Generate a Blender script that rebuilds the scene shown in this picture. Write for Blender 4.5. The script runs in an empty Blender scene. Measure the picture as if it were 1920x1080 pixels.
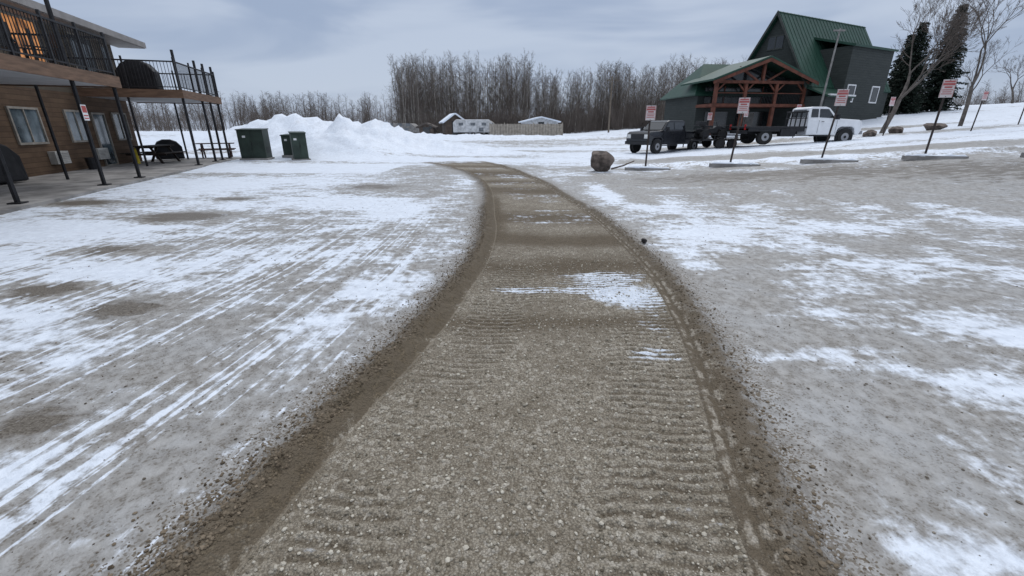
import bpy, math, random
import numpy as np
from mathutils import Vector, Matrix
random.seed(7); rng=np.random.default_rng(7)
D=bpy.data; C=bpy.context; SC=C.scene
SC.view_settings.view_transform='Standard'; SC.view_settings.look='None'; SC.view_settings.exposure=0
# ------------------------------------------------------------------ noise
_T=np.random.default_rng(3).random((512,512))
def vn(x,y,seed=0):
    xi=np.floor(x).astype(np.int64); yi=np.floor(y).astype(np.int64)
    fx=x-xi; fy=y-yi; fx=fx*fx*(3-2*fx); fy=fy*fy*(3-2*fy)
    a=seed*37; b=seed*91
    g=lambda i,j:_T[(xi+i+a)&511,(yi+j+b)&511]
    return (g(0,0)*(1-fx)+g(1,0)*fx)*(1-fy)+(g(0,1)*(1-fx)+g(1,1)*fx)*fy
def fbm(x,y,o=4,seed=0,r=.5):
    s=0;a=1;t=0
    for i in range(o):
        s=s+a*vn(x*1.03,y*.97,seed+i*5); t+=a; a*=r
        x,y=x*1.63-y*1.16+3.1,x*1.16+y*1.63+1.7
    return s/t
def ss(a,b,x):
    t=np.clip((x-a)/(b-a),0,1); return t*t*(3-2*t)
# ------------------------------------------------------------------ path
_py=[-10,.5,1.17,1.65,2.63,3.52,5.11,6.2,7.4,8.68,10.83,13,14.8,18,20.7,24,30]
_px=[-.9,-.2,-.07,0,.25,.44,.64,.67,.65,.58,.40,.18,-.08,-.9,-1.9,-3.6,-7]
_gy=np.linspace(-10,30,801); _gx=np.interp(_gy,_py,_px)
_k=np.ones(21)/21; _gp=np.pad(_gx,10,mode='edge'); _gx=np.convolve(_gp,_k,'valid')
_gd=np.gradient(_gx,_gy)
def cx(Y): return np.interp(Y,_gy,_gx)
def cu(X,Y): return (X-cx(Y))/np.sqrt(1+np.interp(Y,_gy,_gd)**2)*(1+.07*ss(4,7,Y)+.13*ss(8.5,12,Y)-.25*ss(16,21,Y))
PILES=[(-20,36,5,4,1.3),(-15.5,34,3,2.6,1.1),(-11.2,30,2.6,2.4,1.5),(-8.4,31,2.4,2.2,1.2),(-15,39,6,4,1.35),(-26,44,7,5,1.1),(-5.8,32.5,2.6,1.8,.7),(-12.5,27,3,1.4,.5),(-9,27.5,2.5,1.2,.35),(0,52,14,2.2,.3),(-12,50,8,2.2,.5),(-3,31,3,1,.35)]
def terrain(X,Y):
    x0=5+.35*np.clip(Y-17,0,14)
    z=.07*np.clip(X-x0,0,60)*ss(5,16,Y)
    z=z+.7*ss(34,60,Y)
    z=z+.25*ss(12,60,-X)*ss(10,40,Y)
    return z
def height(X,Y,fine=True):
    X=np.asarray(X,float);Y=np.asarray(Y,float)
    z=terrain(X,Y)
    ck=fbm(X*1.6,Y*1.6,4,13,.6)
    for (a,b,rx,ry,h) in PILES:
        g=np.exp(-((X-a)/rx)**2-((Y-b)/ry)**2)
        z=z+h*g*(.4+.6*fbm(X*.7,Y*.7,4,11)+.65*ck)
    ye=19.3-.32*(X-5.6)
    z=z+.16*np.exp(-((Y-ye-.2)/.45)**2)*ss(3.5,5.5,X)*(.3+1.2*fbm(X*1.3,Y*1.3,3,21))
    far=ss(17,24,Y)
    z=z+far*.22*(fbm(X*.35,Y*.35,4,31,.6)-.5)*(1-.7*ss(60,90,Y))
    z=z+.03*(fbm(X*.6,Y*.6,3,5)-.5)
    if fine:
        u=cu(X,Y); au=np.abs(u); on=ss(24,20.5,Y)
        trk=ss(1.2,1.05,au)*on
        z=z-.012*trk
        n=fbm(X*9,Y*9,4,41); n2=fbm(X*3,Y*3,3,43)
        bl=np.exp(-((u+1.17)/.11)**2); br=np.exp(-((u-1.22)/.08)**2)
        z=z+on*(bl*.055+br*.03)*(.4+1.2*n)*(.5+n2)
        z=z-on*.014*np.exp(-((u-1.075)/.016)**2)
        z=z-on*.016*np.exp(-((u+1.01)/.035)**2)
        z=z+.016*(fbm(X*24,Y*24,3,47,.6)-.5)*np.clip(trk+.8*np.exp(-((au-1.25)/.22)**2)*on,0,1)
        z=z+.012*(fbm(X*14,Y*6,3,49)-.5)*(1-trk)
        z=z+cleat(X,Y,u)*.0065
    return z
def cleat(X,Y,u):
    w1=.06*(fbm(X*5,Y*5,2,65)-.5)*2
    amp=ss(.34,.25,np.abs(u-.70)+w1)+ss(.31,.22,np.abs(u+.60)+w1)
    amp=np.clip(amp+ss(.75,.6,np.abs(u-.35))*np.exp(-((Y-4.3)/.6)**2)*.9,0,1)
    amp=amp*ss(.36,.62,fbm(X*1.1,Y*1.1,3,61)+.08)*ss(8.5,6,Y)*(.35+1.1*fbm(X*7,Y*7,3,67))
    s_=np.sin(2*np.pi*(Y+.02*np.sin(u*9)+.05*fbm(X*4,Y*4,3,63)+.022*fbm(X*14,Y*9,2,69))/.072)
    return amp*s_
# ------------------------------------------------------------------ node helper
class NT:
    def __init__(s,t): s.t=t; s.n=t.nodes; s.l=t.links
    def node(s,ty,**k):
        n=s.n.new(ty)
        for a,b in k.items(): setattr(n,a,b)
        return n
    def put(s,sock,v):
        if isinstance(v,bpy.types.NodeSocket): s.l.new(v,sock)
        elif v is not None:
            if isinstance(v,tuple) and len(v)==3 and sock.type=='RGBA': v=v+(1,)
            sock.default_value=v
    def math(s,op,a,b=None,c=None,clamp=False):
        n=s.node('ShaderNodeMath',operation=op,use_clamp=clamp)
        s.put(n.inputs[0],a)
        if b is not None: s.put(n.inputs[1],b)
        if c is not None: s.put(n.inputs[2],c)
        return n.outputs[0]
    def mr(s,v,a,b,c=0.,d=1.,smooth=True):
        n=s.node('ShaderNodeMapRange'); n.interpolation_type='SMOOTHSTEP' if smooth else 'LINEAR'
        s.put(n.inputs[0],v)
        for i,x in enumerate((a,b,c,d)): s.put(n.inputs[i+1],x)
        return n.outputs[0]
    def mix(s,f,a,b,bt='MIX'):
        n=s.node('ShaderNodeMix',data_type='RGBA',blend_type=bt)
        s.put(n.inputs[0],f); s.put(n.inputs[6],a); s.put(n.inputs[7],b)
        return n.outputs[2]
    def noise(s,vec,scale,det=4,rough=.5,dist=0.):
        n=s.node('ShaderNodeTexNoise'); s.put(n.inputs['Vector'],vec)
        n.inputs['Scale'].default_value=scale;n.inputs['Detail'].default_value=det
        n.inputs['Roughness'].default_value=rough;n.inputs['Distortion'].default_value=dist
        return n.outputs[0]
    def voro(s,vec,scale,feat='F1'):
        n=s.node('ShaderNodeTexVoronoi',feature=feat); s.put(n.inputs['Vector'],vec); n.inputs['Scale'].default_value=scale
        return n
    def attr(s,name): return s.node('ShaderNodeAttribute',attribute_name=name).outputs['Fac']
    def obj(s): return s.node('ShaderNodeTexCoord').outputs['Object']
    def scale(s,v,sc):
        n=s.node('ShaderNodeMapping'); s.put(n.inputs[0],v); n.inputs['Scale'].default_value=sc; return n.outputs[0]
def newmat(name):
    m=D.materials.new(name); m.use_nodes=True; t=NT(m.node_tree)
    b=t.n['Principled BSDF']; return m,t,b
def mat(name,c,rough=.7,var=.25,scale=3.,spec=.3,metal=0.,stretch=(1,1,1),bump=0.,bscale=30.,c2=None):
    m,t,b=newmat(name); o=t.obj(); v=t.scale(o,stretch)
    n=t.noise(v,scale,4,.6)
    lo=tuple(x*(1-var) for x in c); hi=tuple(min(1,x*(1+var)) for x in c) if c2 is None else c2
    t.put(b.inputs['Base Color'],t.mix(t.mr(n,.3,.7),lo,hi))
    b.inputs['Roughness'].default_value=rough; b.inputs['Specular IOR Level'].default_value=spec; b.inputs['Metallic'].default_value=metal
    if bump>0:
        bn=t.node('ShaderNodeBump'); bn.inputs['Strength'].default_value=bump; bn.inputs['Distance'].default_value=.02
        t.put(bn.inputs['Height'],t.noise(v,bscale,4,.6)); t.put(b.inputs['Normal'],bn.outputs[0])
    return m
def siding(name,c,c2,pitch,seam=.35):
    m,t,b=newmat(name); o=t.obj()
    sp=t.node('ShaderNodeSeparateXYZ'); t.put(sp.inputs[0],o)
    f=t.math('FRACT',t.math('DIVIDE',sp.outputs[2],pitch))
    row=t.math('FLOOR',t.math('DIVIDE',sp.outputs[2],pitch))
    cb=t.node('ShaderNodeCombineXYZ'); t.put(cb.inputs[0],sp.outputs[0]);t.put(cb.inputs[1],sp.outputs[1]);t.put(cb.inputs[2],t.math('MULTIPLY',row,7.3))
    n=t.noise(t.scale(cb.outputs[0],(.7,.7,1)),1.3,5,.65)
    n2=t.noise(t.scale(o,(2,2,40)),1.5,4,.6)
    col=t.mix(t.mr(n,.3,.7),c,c2); col=t.mix(t.math('MULTIPLY',n2,.7),col,tuple(x*.5 for x in c))
    line=t.mr(f,0.,.16,1.,0.)
    col=t.mix(t.math('MULTIPLY',line,seam+.3),col,tuple(x*.2 for x in c))
    t.put(b.inputs['Base Color'],col); b.inputs['Roughness'].default_value=.75; b.inputs['Specular IOR Level'].default_value=.2
    bn=t.node('ShaderNodeBump'); bn.inputs['Strength'].default_value=.7; bn.inputs['Distance'].default_value=.02
    t.put(bn.inputs['Height'],f); t.put(b.inputs['Normal'],bn.outputs[0])
    return m
# ------------------------------------------------------------------ mesh builder
class M:
    def __init__(s): s.v=[];s.f=[];s.m=[]
    def add(s,vs,fs,mi=0):
        k=len(s.v); s.v+= [tuple(p) for p in vs]; s.f+=[tuple(i+k for i in f) for f in fs]; s.m+=[mi]*len(fs)
    def box(s,cx_,cy_,cz_,sx,sy,sz,mi=0,rz=0.,rx=0.,ry=0.):
        R=Matrix.Rotation(rz,3,'Z')@Matrix.Rotation(ry,3,'Y')@Matrix.Rotation(rx,3,'X')
        vs=[Vector((cx_,cy_,cz_))+R@Vector((a*sx/2,b*sy/2,c*sz/2)) for a in(-1,1) for b in(-1,1) for c in(-1,1)]
        s.add(vs,[(0,1,3,2),(4,6,7,5),(0,4,5,1),(2,3,7,6),(0,2,6,4),(1,5,7,3)],mi)
    def bb(s,x0,x1,y0,y1,z0,z1,mi=0): s.box((x0+x1)/2,(y0+y1)/2,(z0+z1)/2,x1-x0,y1-y0,z1-z0,mi)
    def cyl(s,p,q,r0,r1=None,n=10,mi=0):
        p=Vector(p);q=Vector(q); r1=r0 if r1 is None else r1
        d=(q-p).normalized(); a=d.cross(Vector((0,0,1)) if abs(d.z)<.9 else Vector((1,0,0))).normalized(); b=d.cross(a)
        vs=[]
        for c,r in((p,r0),(q,r1)):
            for i in range(n):
                t=2*math.pi*i/n+math.pi/n; vs.append(c+a*(r*math.cos(t))+b*(r*math.sin(t)))
        fs=[(i,(i+1)%n,n+(i+1)%n,n+i) for i in range(n)]+[tuple(range(n))[::-1],tuple(range(n,2*n))]
        s.add(vs,fs,mi)
    def prism(s,prof,y0,y1,mi=0,top=None,inset=0.):
        n=len(prof); vs=[]
        for y,sg in((y0,1),(y1,-1)):
            for (x,z) in prof:
                k=inset if (top is not None and z>top) else 0
                vs.append((x,y+sg*k,z))
        s.add(vs,[tuple(range(n)),tuple(range(n,2*n))[::-1]]+[(i,i+n,(i+1)%n+n,(i+1)%n) for i in range(n)],mi)
    def slab(s,pts,th,mi=0):
        a=[Vector(p) for p in pts]; nn=(a[1]-a[0]).cross(a[2]-a[0]).normalized()
        b=[p-nn*th for p in a]; n=len(a)
        s.add(a+b,[tuple(range(n)),tuple(range(n,2*n))[::-1]]+[(i,i+n,(i+1)%n+n,(i+1)%n) for i in range(n)],mi)
    def xf(s,rz,dx=0,dy=0,dz=0):
        c,q=math.cos(rz),math.sin(rz); s.v=[(x*c-y*q+dx,x*q+y*c+dy,z+dz) for x,y,z in s.v]; return s
    def obj(s,name,mats,parent=None,bevel=0.,smooth=False,loc=None,rz=0.):
        me=D.meshes.new(name); me.from_pydata(s.v,[],s.f); me.update()
        for m in (mats if isinstance(mats,list) else [mats]): me.materials.append(m)
        me.polygons.foreach_set('material_index',s.m)
        if smooth: me.polygons.foreach_set('use_smooth',[True]*len(s.f))
        o=D.objects.new(name,me); C.collection.objects.link(o)
        import bmesh
        bm=bmesh.new(); bm.from_mesh(me); bmesh.ops.recalc_face_normals(bm,faces=bm.faces); bm.to_mesh(me); bm.free()
        if bevel>0:
            b=o.modifiers.new('bevel','BEVEL'); b.width=bevel; b.segments=2; b.limit_method='ANGLE'; b.angle_limit=.6
        if parent: o.parent=parent
        if loc: o.location=loc
        o.rotation_euler[2]=rz
        return o
def empty(name,loc=(0,0,0),rz=0.,sc=1.):
    o=D.objects.new(name,None); o.empty_display_size=.3; o.location=loc; o.rotation_euler[2]=rz; o.scale=(sc,sc,sc); C.collection.objects.link(o); return o
def hz(x,y): return float(height(np.array([x]),np.array([y]),False)[0])
def fastmesh(name,V,F,mats,mi=None,smooth=False):
    me=D.meshes.new(name); n,k=F.shape
    me.vertices.add(len(V)); me.vertices.foreach_set('co',np.ascontiguousarray(V,dtype=np.float32).ravel())
    me.loops.add(n*k); me.loops.foreach_set('vertex_index',np.ascontiguousarray(F,dtype=np.int32).ravel())
    me.polygons.add(n); me.polygons.foreach_set('loop_start',np.arange(0,n*k,k,dtype=np.int32))
    for m in mats: me.materials.append(m)
    if mi is not None: me.polygons.foreach_set('material_index',np.ascontiguousarray(mi,dtype=np.int32))
    me.update(calc_edges=True)
    me.polygons.foreach_set('use_smooth',np.full(n,smooth,dtype=bool))
    o=D.objects.new(name,me); C.collection.objects.link(o); return o
# ------------------------------------------------------------------ world, sun, camera
SUN_EL=math.radians(50); SUN_AZ=math.radians(20)
w=D.worlds.new('World'); SC.world=w; w.use_nodes=True; t=NT(w.node_tree)
bg=t.n['Background']; bg.inputs['Strength'].default_value=.1
sky=t.node('ShaderNodeTexSky',sky_type='NISHITA'); sky.sun_disc=False; sky.sun_elevation=SUN_EL; sky.sun_rotation=SUN_AZ
gen=t.node('ShaderNodeTexCoord').outputs['Generated']
sp=t.node('ShaderNodeSeparateXYZ'); t.put(sp.inputs[0],gen)
clm=t.noise(t.scale(gen,(1.3,1.3,6.5)),1.5,4,.5,.5)
clf=t.mr(clm,.36,.62)
low=t.mix(clf,(3.4,4.2,5.75),(5.0,5.75,7.1))
hor=t.mr(sp.outputs[2],.0,.17,1.,0.)
low=t.mix(t.math('MULTIPLY',hor,.6),low,(5.2,5.95,7.25))
zen=t.mr(sp.outputs[2],.25,.8)
col=t.mix(zen,low,(10.8,11.4,12.5))
col=t.mix(.93,sky.outputs[0],col)
t.put(bg.inputs['Color'],col)
sl=D.lights.new('sun','SUN'); sl.energy=.9; sl.angle=math.radians(25); sl.color=(1,.98,.95)
so=D.objects.new('sun',sl); C.collection.objects.link(so)
dv=Vector((math.sin(SUN_AZ)*math.cos(SUN_EL),math.cos(SUN_AZ)*math.cos(SUN_EL),math.sin(SUN_EL)))
so.rotation_euler=dv.to_track_quat('Z','Y').to_euler()
cd=D.cameras.new('camera'); cam=D.objects.new('camera',cd); C.collection.objects.link(cam); SC.camera=cam
cd.sensor_width=36; cd.lens=814/1920*36; cd.clip_end=3000; cd.clip_start=.05
cam.location=(0,0,1.6); cam.rotation_euler=(math.radians(90-20.2),0,0)
# ------------------------------------------------------------------ ground sheet
ys=[-12.,-8,-5,-3,-2,-1.2,-.6,0,.3,.5]
y=.6
while y<700:
    ys.append(y); y+= .0105+.00042*max(0,y-2)**2 if y<30 else .0105+.33*(y/30)**2
ys=np.array(ys)
xs=[];x=0
while x<1.9: xs.append(x); x+=.0125
st=.0125
while x<700: xs.append(x); st*=1.022; x+=min(st,40)
xs=np.array(xs); xs=np.concatenate([-xs[:0:-1]+.4,xs+.4])
GX,GY=np.meshgrid(xs,ys); X=GX.ravel();Y=GY.ravel()
Z=height(X,Y,True)
Z=Z+ (rng.random(len(X))-.5)*.005*ss(1.4,1.1,np.abs(cu(X,Y)))*ss(9,5,Y)*ss(-1,1,Y)
nx=len(xs);ny=len(ys)
i=np.arange(nx*ny).reshape(ny,nx); F=np.stack([i[:-1,:-1],i[:-1,1:],i[1:,1:],i[1:,:-1]],-1).reshape(-1,4)
u=cu(X,Y); au=np.abs(u); on=ss(24,21,Y)
wob=.13*(fbm(X*2.5,Y*2.5,4,71)-.5)+.06*(fbm(X*12,Y*12,3,73)-.5)
trk=ss(1.27,1.10,au+wob)*on
berm=(np.exp(-((u+1.13+wob)/.16)**2)*1.0+np.exp(-((u-1.2+wob)/.085)**2)*.78)*on
berm=berm*(.75+.7*(fbm(X*3,Y*3,3,75)-.3))
berm=np.maximum(berm,(np.exp(-((u+.98+wob)/.24)**2))*.75*ss(5.5,7,Y)*ss(13,10,Y))
spread=np.exp(-(np.clip(au-1.2,0,9)/.30)**1.3)*on*(au>1.0)
S=np.full(len(X),.0)
S+=.36*(fbm(X*.45,Y*.33,4,81)-.5)*2+.42*(fbm(X*1.3,Y*1.0,3,83)-.5)*2*ss(1,2,X)
S+=.12*ss(-1.2,-6,X)
def blobs(S,L):
    for a,b,rx,ry,h in L:
        S=S+h*np.exp(-((X-a)/rx)**2-((Y-b)/ry)**2)
    return S
S=blobs(S,[(-8.1,7.2,1.5,1.0,.5),(-4.8,4.9,.9,.5,.45),(-1.5,4.3,.5,.5,.7),(-1.7,3.4,.35,.3,.45),(-3.8,10,2.2,.9,.5),(-9.4,13.6,4,2.2,.5),(-4.3,3.6,.5,.3,.3),(-3.4,5.6,.7,.5,.35),(-2.3,9.,.8,.9,.4),
 (-6.4,8.3,1.,.6,-.9),(-4.9,4.3,.5,.25,-.8),(-3.6,3.8,.5,.3,-.8),(-6.7,10.6,.6,.3,-.6),(-9.9,10,.9,.5,-.7),(-2.8,2.1,.25,.2,-.5),(-4,12.9,1.,.8,-.5),(-5.6,5.9,.8,.35,-.6),(-2.6,2.9,.3,.5,-.4),(-2.1,7,.5,.7,-.35),(-1.8,2.0,.3,.4,-.25),
 (3.1,6.9,.8,.9,.65),(2.4,5.5,.3,.5,.5),(2.35,2.9,.35,.25,.6),(2.4,1.7,.15,.3,.55),(1.95,1.3,.25,.12,.5),(5.8,7.4,1.8,.6,.4),(4.0,3.3,.4,.3,.45),(4.1,5.1,.9,.35,.4),(3.3,4.4,.5,.5,.25),
 (2.45,11.8,.35,1.6,.9),(4.5,12.7,1.5,.3,.6),(2.9,9.2,.6,.4,.5),(6,13.5,5,2.6,-.42),(13,12.5,6,2,-.38),(9,10.4,3,.8,-.2),(2.2,3.6,.4,.8,-.2),(1.9,2.2,.4,.5,-.3),(-1.4,14.5,.6,2.5,.35),(-2.2,8.3,.8,1.3,.2),(3.2,2.4,.5,.3,.3),(2.9,3.6,.5,.2,.3)])
edge=np.where(X<0,17.+.0*X,19.0-.32*(np.clip(X,5.6,60)-5.6)); edge=edge+1.2*(fbm(X*.4,Y*.4,3,85)-.5)
edge=np.where((X>-5)&(X<4),20.5,edge)
beyond=ss(-.6,.9,Y-edge)
S=S*(1-beyond)+beyond*(.5+1.5*(fbm(X*.10,Y*.42,4,87)-.5)+.35*(ss(60,75,Y)))
pl=19.3-.32*(X-5.6)
road=np.exp(-((Y-(pl+4.6))/1.8)**2)*ss(4,7,X)
S=S-1.05*road-.65*np.exp(-((Y-43)/3.)**2-((X-4)/9)**2)-.65*np.exp(-((Y-34)/1.6)**2-((X-14)/8)**2)-.6*np.exp(-((Y-27)/1.6)**2-((X+0)/6)**2)-.45*np.exp(-((Y-52)/4.)**2-((X-12)/12)**2)-.6*np.exp(-((Y-40)/1.5)**2-((X-30)/12)**2)-.5*np.exp(-((Y-32)/1.5)**2-((X-32)/9)**2)
pile=np.zeros(len(X))
for (a,b_,rx,ry,h) in PILES: pile+=h*np.exp(-((X-a)/rx)**2-((Y-b_)/ry)**2)
S=S+.6*np.clip(pile,0,1)
darkA=np.zeros(len(X))
darkA=blobs(darkA,[(-6.4,8.3,1.,.6,.95),(-4.9,4.3,.5,.25,1.),(-3.6,3.8,.5,.3,.8),(-6.7,10.6,.6,.3,.9),(-9.9,10,.9,.5,.9),(-2.8,2.1,.25,.2,.8),(-4,12.9,1.,.8,.7),(-5.6,5.9,.8,.35,.7),(8,14.5,6,1.9,.65),(16,12.5,6,2,.6),(5,11,2,.8,.45),(2.4,8.2,.4,1.,.5),(9,9.5,3,.7,.2)])
darkA+=.35*road
darkA=darkA*(1-trk)
SI=np.full(len(X),-.6)+.3*ss(5.5,7,Y)+.25*np.sin(Y*2.3+1.2)*ss(5.5,7,Y)
SI=blobs(SI,[(1.15,4.15,.46,.42,1.3),(1.0,4.75,.6,.25,.85),(1.05,2.9,.2,.14,.95),(.2,4.3,.5,.12,.85),(1.2,3.4,.2,.2,.45),(.8,7.8,.5,.12,.4),(.5,12.5,.8,.4,.55),(.0,15.5,.9,.5,.6),(1.,10.2,.4,.3,.5),(.8,9.1,.5,.15,.35)])
S=S*(1-trk)+SI*trk
S=S-.8*berm-.28*spread
streak=ss(-1.0,-1.5,X)*ss(9.5,5.5,Y)+.14
bands=(.5+.5*np.sin(Y*2.3+np.sin(Y*.9)*1.5+.3*u))*ss(5.6,6.4,Y)+np.exp(-((Y-5.15)/.45)**2)*.95+np.exp(-((Y-3.5)/.18)**2)*.9
bands=bands*(.6+.9*fbm(X*1.2,Y*4,3,91))
tdark=np.clip(bands,0,1)*trk
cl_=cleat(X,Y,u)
gnd=fastmesh('ground',np.stack([X,Y,Z],-1),F,[],smooth=True)
for nm,a in (('snow',S),('darkg',darkA),('trk',trk),('berm',np.clip(berm,0,1)),('uc',X-.6*cx(Y)),('uu',u+.02*(fbm(X*2,Y*1.2,2,93)-.5)),('streak',streak),('tdark',tdark),('cleat',cl_),('spread',spread)):
    at=gnd.data.attributes.new(nm,'FLOAT','POINT'); at.data.foreach_set('value',np.ascontiguousarray(a,dtype=np.float32))
m,t,b=newmat('snowy_gravel_ground'); o=t.obj()
sp=t.node('ShaderNodeSeparateXYZ'); t.put(sp.inputs[0],o)
n1=t.noise(t.scale(o,(1,1.25,1)),1.7,7,.62,.35)
n2=t.noise(t.scale(o,(1.25,1,1)),9,6,.65,.2)
n3=t.noise(o,60,3,.6)
n4=t.noise(t.scale(o,(.8,2.4,1)),2.6,6,.6,.3)
cb=t.node('ShaderNodeCombineXYZ'); t.put(cb.inputs[0],t.attr('uc')); t.put(cb.inputs[1],t.math('MULTIPLY',sp.outputs[1],.05))
s1=t.noise(cb.outputs[0],6.,5,.65)
cb2=t.node('ShaderNodeCombineXYZ'); t.put(cb2.inputs[0],t.attr('uc')); t.put(cb2.inputs[1],t.math('MULTIPLY',sp.outputs[1],.02)); cb2.inputs[2].default_value=4
s2=t.noise(cb2.outputs[0],15,2,.5)
lines=t.math('MULTIPLY',t.mr(s2,.56,.63),t.mr(n2,.3,.6,.35,1.))
stk=t.attr('streak'); trkA=t.attr('trk')
sv=t.math('ADD',t.attr('snow'),t.math('MULTIPLY',t.math('SUBTRACT',n1,.5),1.35))
sv=t.math('ADD',sv,t.math('MULTIPLY',t.math('SUBTRACT',n4,.5),1.05))
sv=t.math('ADD',sv,t.math('MULTIPLY',t.math('SUBTRACT',n2,.5),1.05))
sv=t.math('ADD',sv,t.math('MULTIPLY',stk,t.math('MULTIPLY',t.math('SUBTRACT',s1,.5),1.3)))
sv=t.math('ADD',sv,t.math('MULTIPLY',stk,t.math('MULTIPLY',lines,.42)))
sv=t.math('ADD',sv,t.math('MULTIPLY',trkA,t.math('MULTIPLY',t.attr('cleat'),.35)))
snow=t.mr(sv,-.08,.40)
v1=t.voro(o,95); v2=t.voro(o,38)
ra=t.node('ShaderNodeSeparateColor'); t.put(ra.inputs[0],v1.outputs['Color'])
rb=t.node('ShaderNodeSeparateColor'); t.put(rb.inputs[0],v2.outputs['Color'])
ice=t.mix(t.mr(n2,.3,.7),(.195,.18,.16),(.37,.36,.345))
ice=t.mix(t.mr(n1,.35,.7,0.,.5),ice,(.40,.41,.42))
ice=t.mix(t.math('MULTIPLY',t.mr(ra.outputs[0],.66,.92),t.mr(n2,.62,.4,0.,.7)),ice,(.12,.10,.076))
dk=t.mr(t.math('ADD',t.attr('darkg'),t.math('ADD',t.math('MULTIPLY',t.math('SUBTRACT',n1,.5),1.2),t.math('MULTIPLY',t.math('SUBTRACT',n4,.5),1.7))),.30,.70)
dcol=t.mix(t.mr(n3,.3,.7),(.070,.057,.042),(.19,.168,.14))
base=t.mix(dk,ice,dcol)
g=t.mix(ra.outputs[1],(.135,.11,.076),(.36,.32,.255))
g=t.mix(t.math('MULTIPLY',t.mr(rb.outputs[0],.76,.9),.7),g,(.54,.50,.43))
g=t.mix(t.mr(n2,.35,.7,0.,.5),g,(.39,.35,.285))
g=t.mix(t.math('MULTIPLY',t.mr(n1,.42,.62),.42),g,(.16,.13,.092))
g=t.mix(t.math('MULTIPLY',t.attr('tdark'),.88),g,t.mix(ra.outputs[0],(.070,.050,.029),(.145,.11,.068)))
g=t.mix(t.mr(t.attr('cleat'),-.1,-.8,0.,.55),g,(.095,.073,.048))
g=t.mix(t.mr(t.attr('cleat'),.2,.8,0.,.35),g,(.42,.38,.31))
g=t.mix(t.math('MULTIPLY',t.mr(v1.outputs['Distance'],.35,.75),.5),g,(.06,.045,.03))
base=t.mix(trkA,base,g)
brm=t.mr(t.math('ADD',t.attr('berm'),t.math('MULTIPLY',t.math('SUBTRACT',n2,.5),1.0)),.15,.8)
bcol=t.mix(ra.outputs[2],(.052,.038,.022),(.15,.115,.072))
base=t.mix(t.math('MULTIPLY',brm,.92),base,bcol)
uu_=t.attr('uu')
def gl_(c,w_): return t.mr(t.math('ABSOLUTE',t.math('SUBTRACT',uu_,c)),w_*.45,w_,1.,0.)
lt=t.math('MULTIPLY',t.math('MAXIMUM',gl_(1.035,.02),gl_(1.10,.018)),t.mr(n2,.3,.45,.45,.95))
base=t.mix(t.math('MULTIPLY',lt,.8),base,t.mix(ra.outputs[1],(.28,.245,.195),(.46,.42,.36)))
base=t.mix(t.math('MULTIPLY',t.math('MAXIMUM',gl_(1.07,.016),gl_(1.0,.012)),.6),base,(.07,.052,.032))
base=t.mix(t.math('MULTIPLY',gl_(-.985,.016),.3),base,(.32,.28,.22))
spk=t.math('MULTIPLY',t.mr(t.math('ADD',t.math('MULTIPLY',t.attr('spread'),.75),t.math('MULTIPLY',ra.outputs[0],.5)),.62,.8),t.mr(n2,.4,.55))
scol=t.mix(t.mr(n2,.3,.75),(.62,.67,.745),(.78,.835,.91))
scol=t.mix(t.mr(n1,.3,.6,.3,0.),scol,(.50,.52,.56))
fin=t.mix(snow,base,scol)
fin=t.mix(spk,fin,(.12,.095,.065))
t.put(b.inputs['Base Color'],fin)
rg=t.mix(trkA,(.5,.5,.5),(.85,.85,.85))
t.put(b.inputs['Roughness'],rg); b.inputs['Specular IOR Level'].default_value=.3
bn=t.node('ShaderNodeBump'); bn.inputs['Strength'].default_value=.85; bn.inputs['Distance'].default_value=.013
tm=t.math('MAXIMUM',trkA,t.attr('berm'))
hh=t.math('ADD',t.math('MULTIPLY',t.math('SUBTRACT',1.,v1.outputs['Distance']),t.math('ADD',.12,t.math('MULTIPLY',tm,.55))),t.math('MULTIPLY',n2,1.1))
hh=t.math('ADD',hh,t.math('MULTIPLY',t.math('SUBTRACT',1.,v2.outputs['Distance']),t.math('MULTIPLY',tm,.7)))
hh=t.math('ADD',hh,t.math('MULTIPLY',n3,.4))
t.put(bn.inputs['Height'],hh); t.put(b.inputs['Normal'],bn.outputs[0])
gnd.data.materials.append(m)
# ------------------------------------------------------------------ loose stones
ph=(1+5**.5)/2
ICO=np.array([(-1,ph,0),(1,ph,0),(-1,-ph,0),(1,-ph,0),(0,-1,ph),(0,1,ph),(0,-1,-ph),(0,1,-ph),(ph,0,-1),(ph,0,1),(-ph,0,-1),(-ph,0,1)],float)/1.9
ICF=np.array([(0,11,5),(0,5,1),(0,1,7),(0,7,10),(0,10,11),(1,5,9),(5,11,4),(11,10,2),(10,7,6),(7,1,8),(3,9,4),(3,4,2),(3,2,6),(3,6,8),(3,8,9),(4,9,5),(2,4,11),(6,2,10),(8,6,7),(9,8,1)])
def stones(name,N,pos,size,material):
    sx=size[:,None]*(.6+.8*rng.random((N,3))); sx[:,2]*=.65
    V=ICO[None]*(1+.28*(rng.random((N,12,1))-.5))*sx[:,None,:]
    a=rng.random(N)*6.28; c,s_=np.cos(a)[:,None],np.sin(a)[:,None]
    vx=V[:,:,0]*c-V[:,:,1]*s_; vy=V[:,:,0]*s_+V[:,:,1]*c
    V=np.stack([vx,vy,V[:,:,2]],-1)+pos[:,None,:]
    Fc=(ICF[None]+12*np.arange(N)[:,None,None]).reshape(-1,3)
    return fastmesh(name,V.reshape(-1,3),Fc,[material])
def stonemat(name,a,c):
    m,t,b=newmat(name); g=t.node('ShaderNodeNewGeometry')
    t.put(b.inputs['Base Color'],t.mix(g.outputs['Random Per Island'],a,c)); b.inputs['Roughness'].default_value=.85; b.inputs['Specular IOR Level'].default_value=.2
    return m
N=10000
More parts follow.
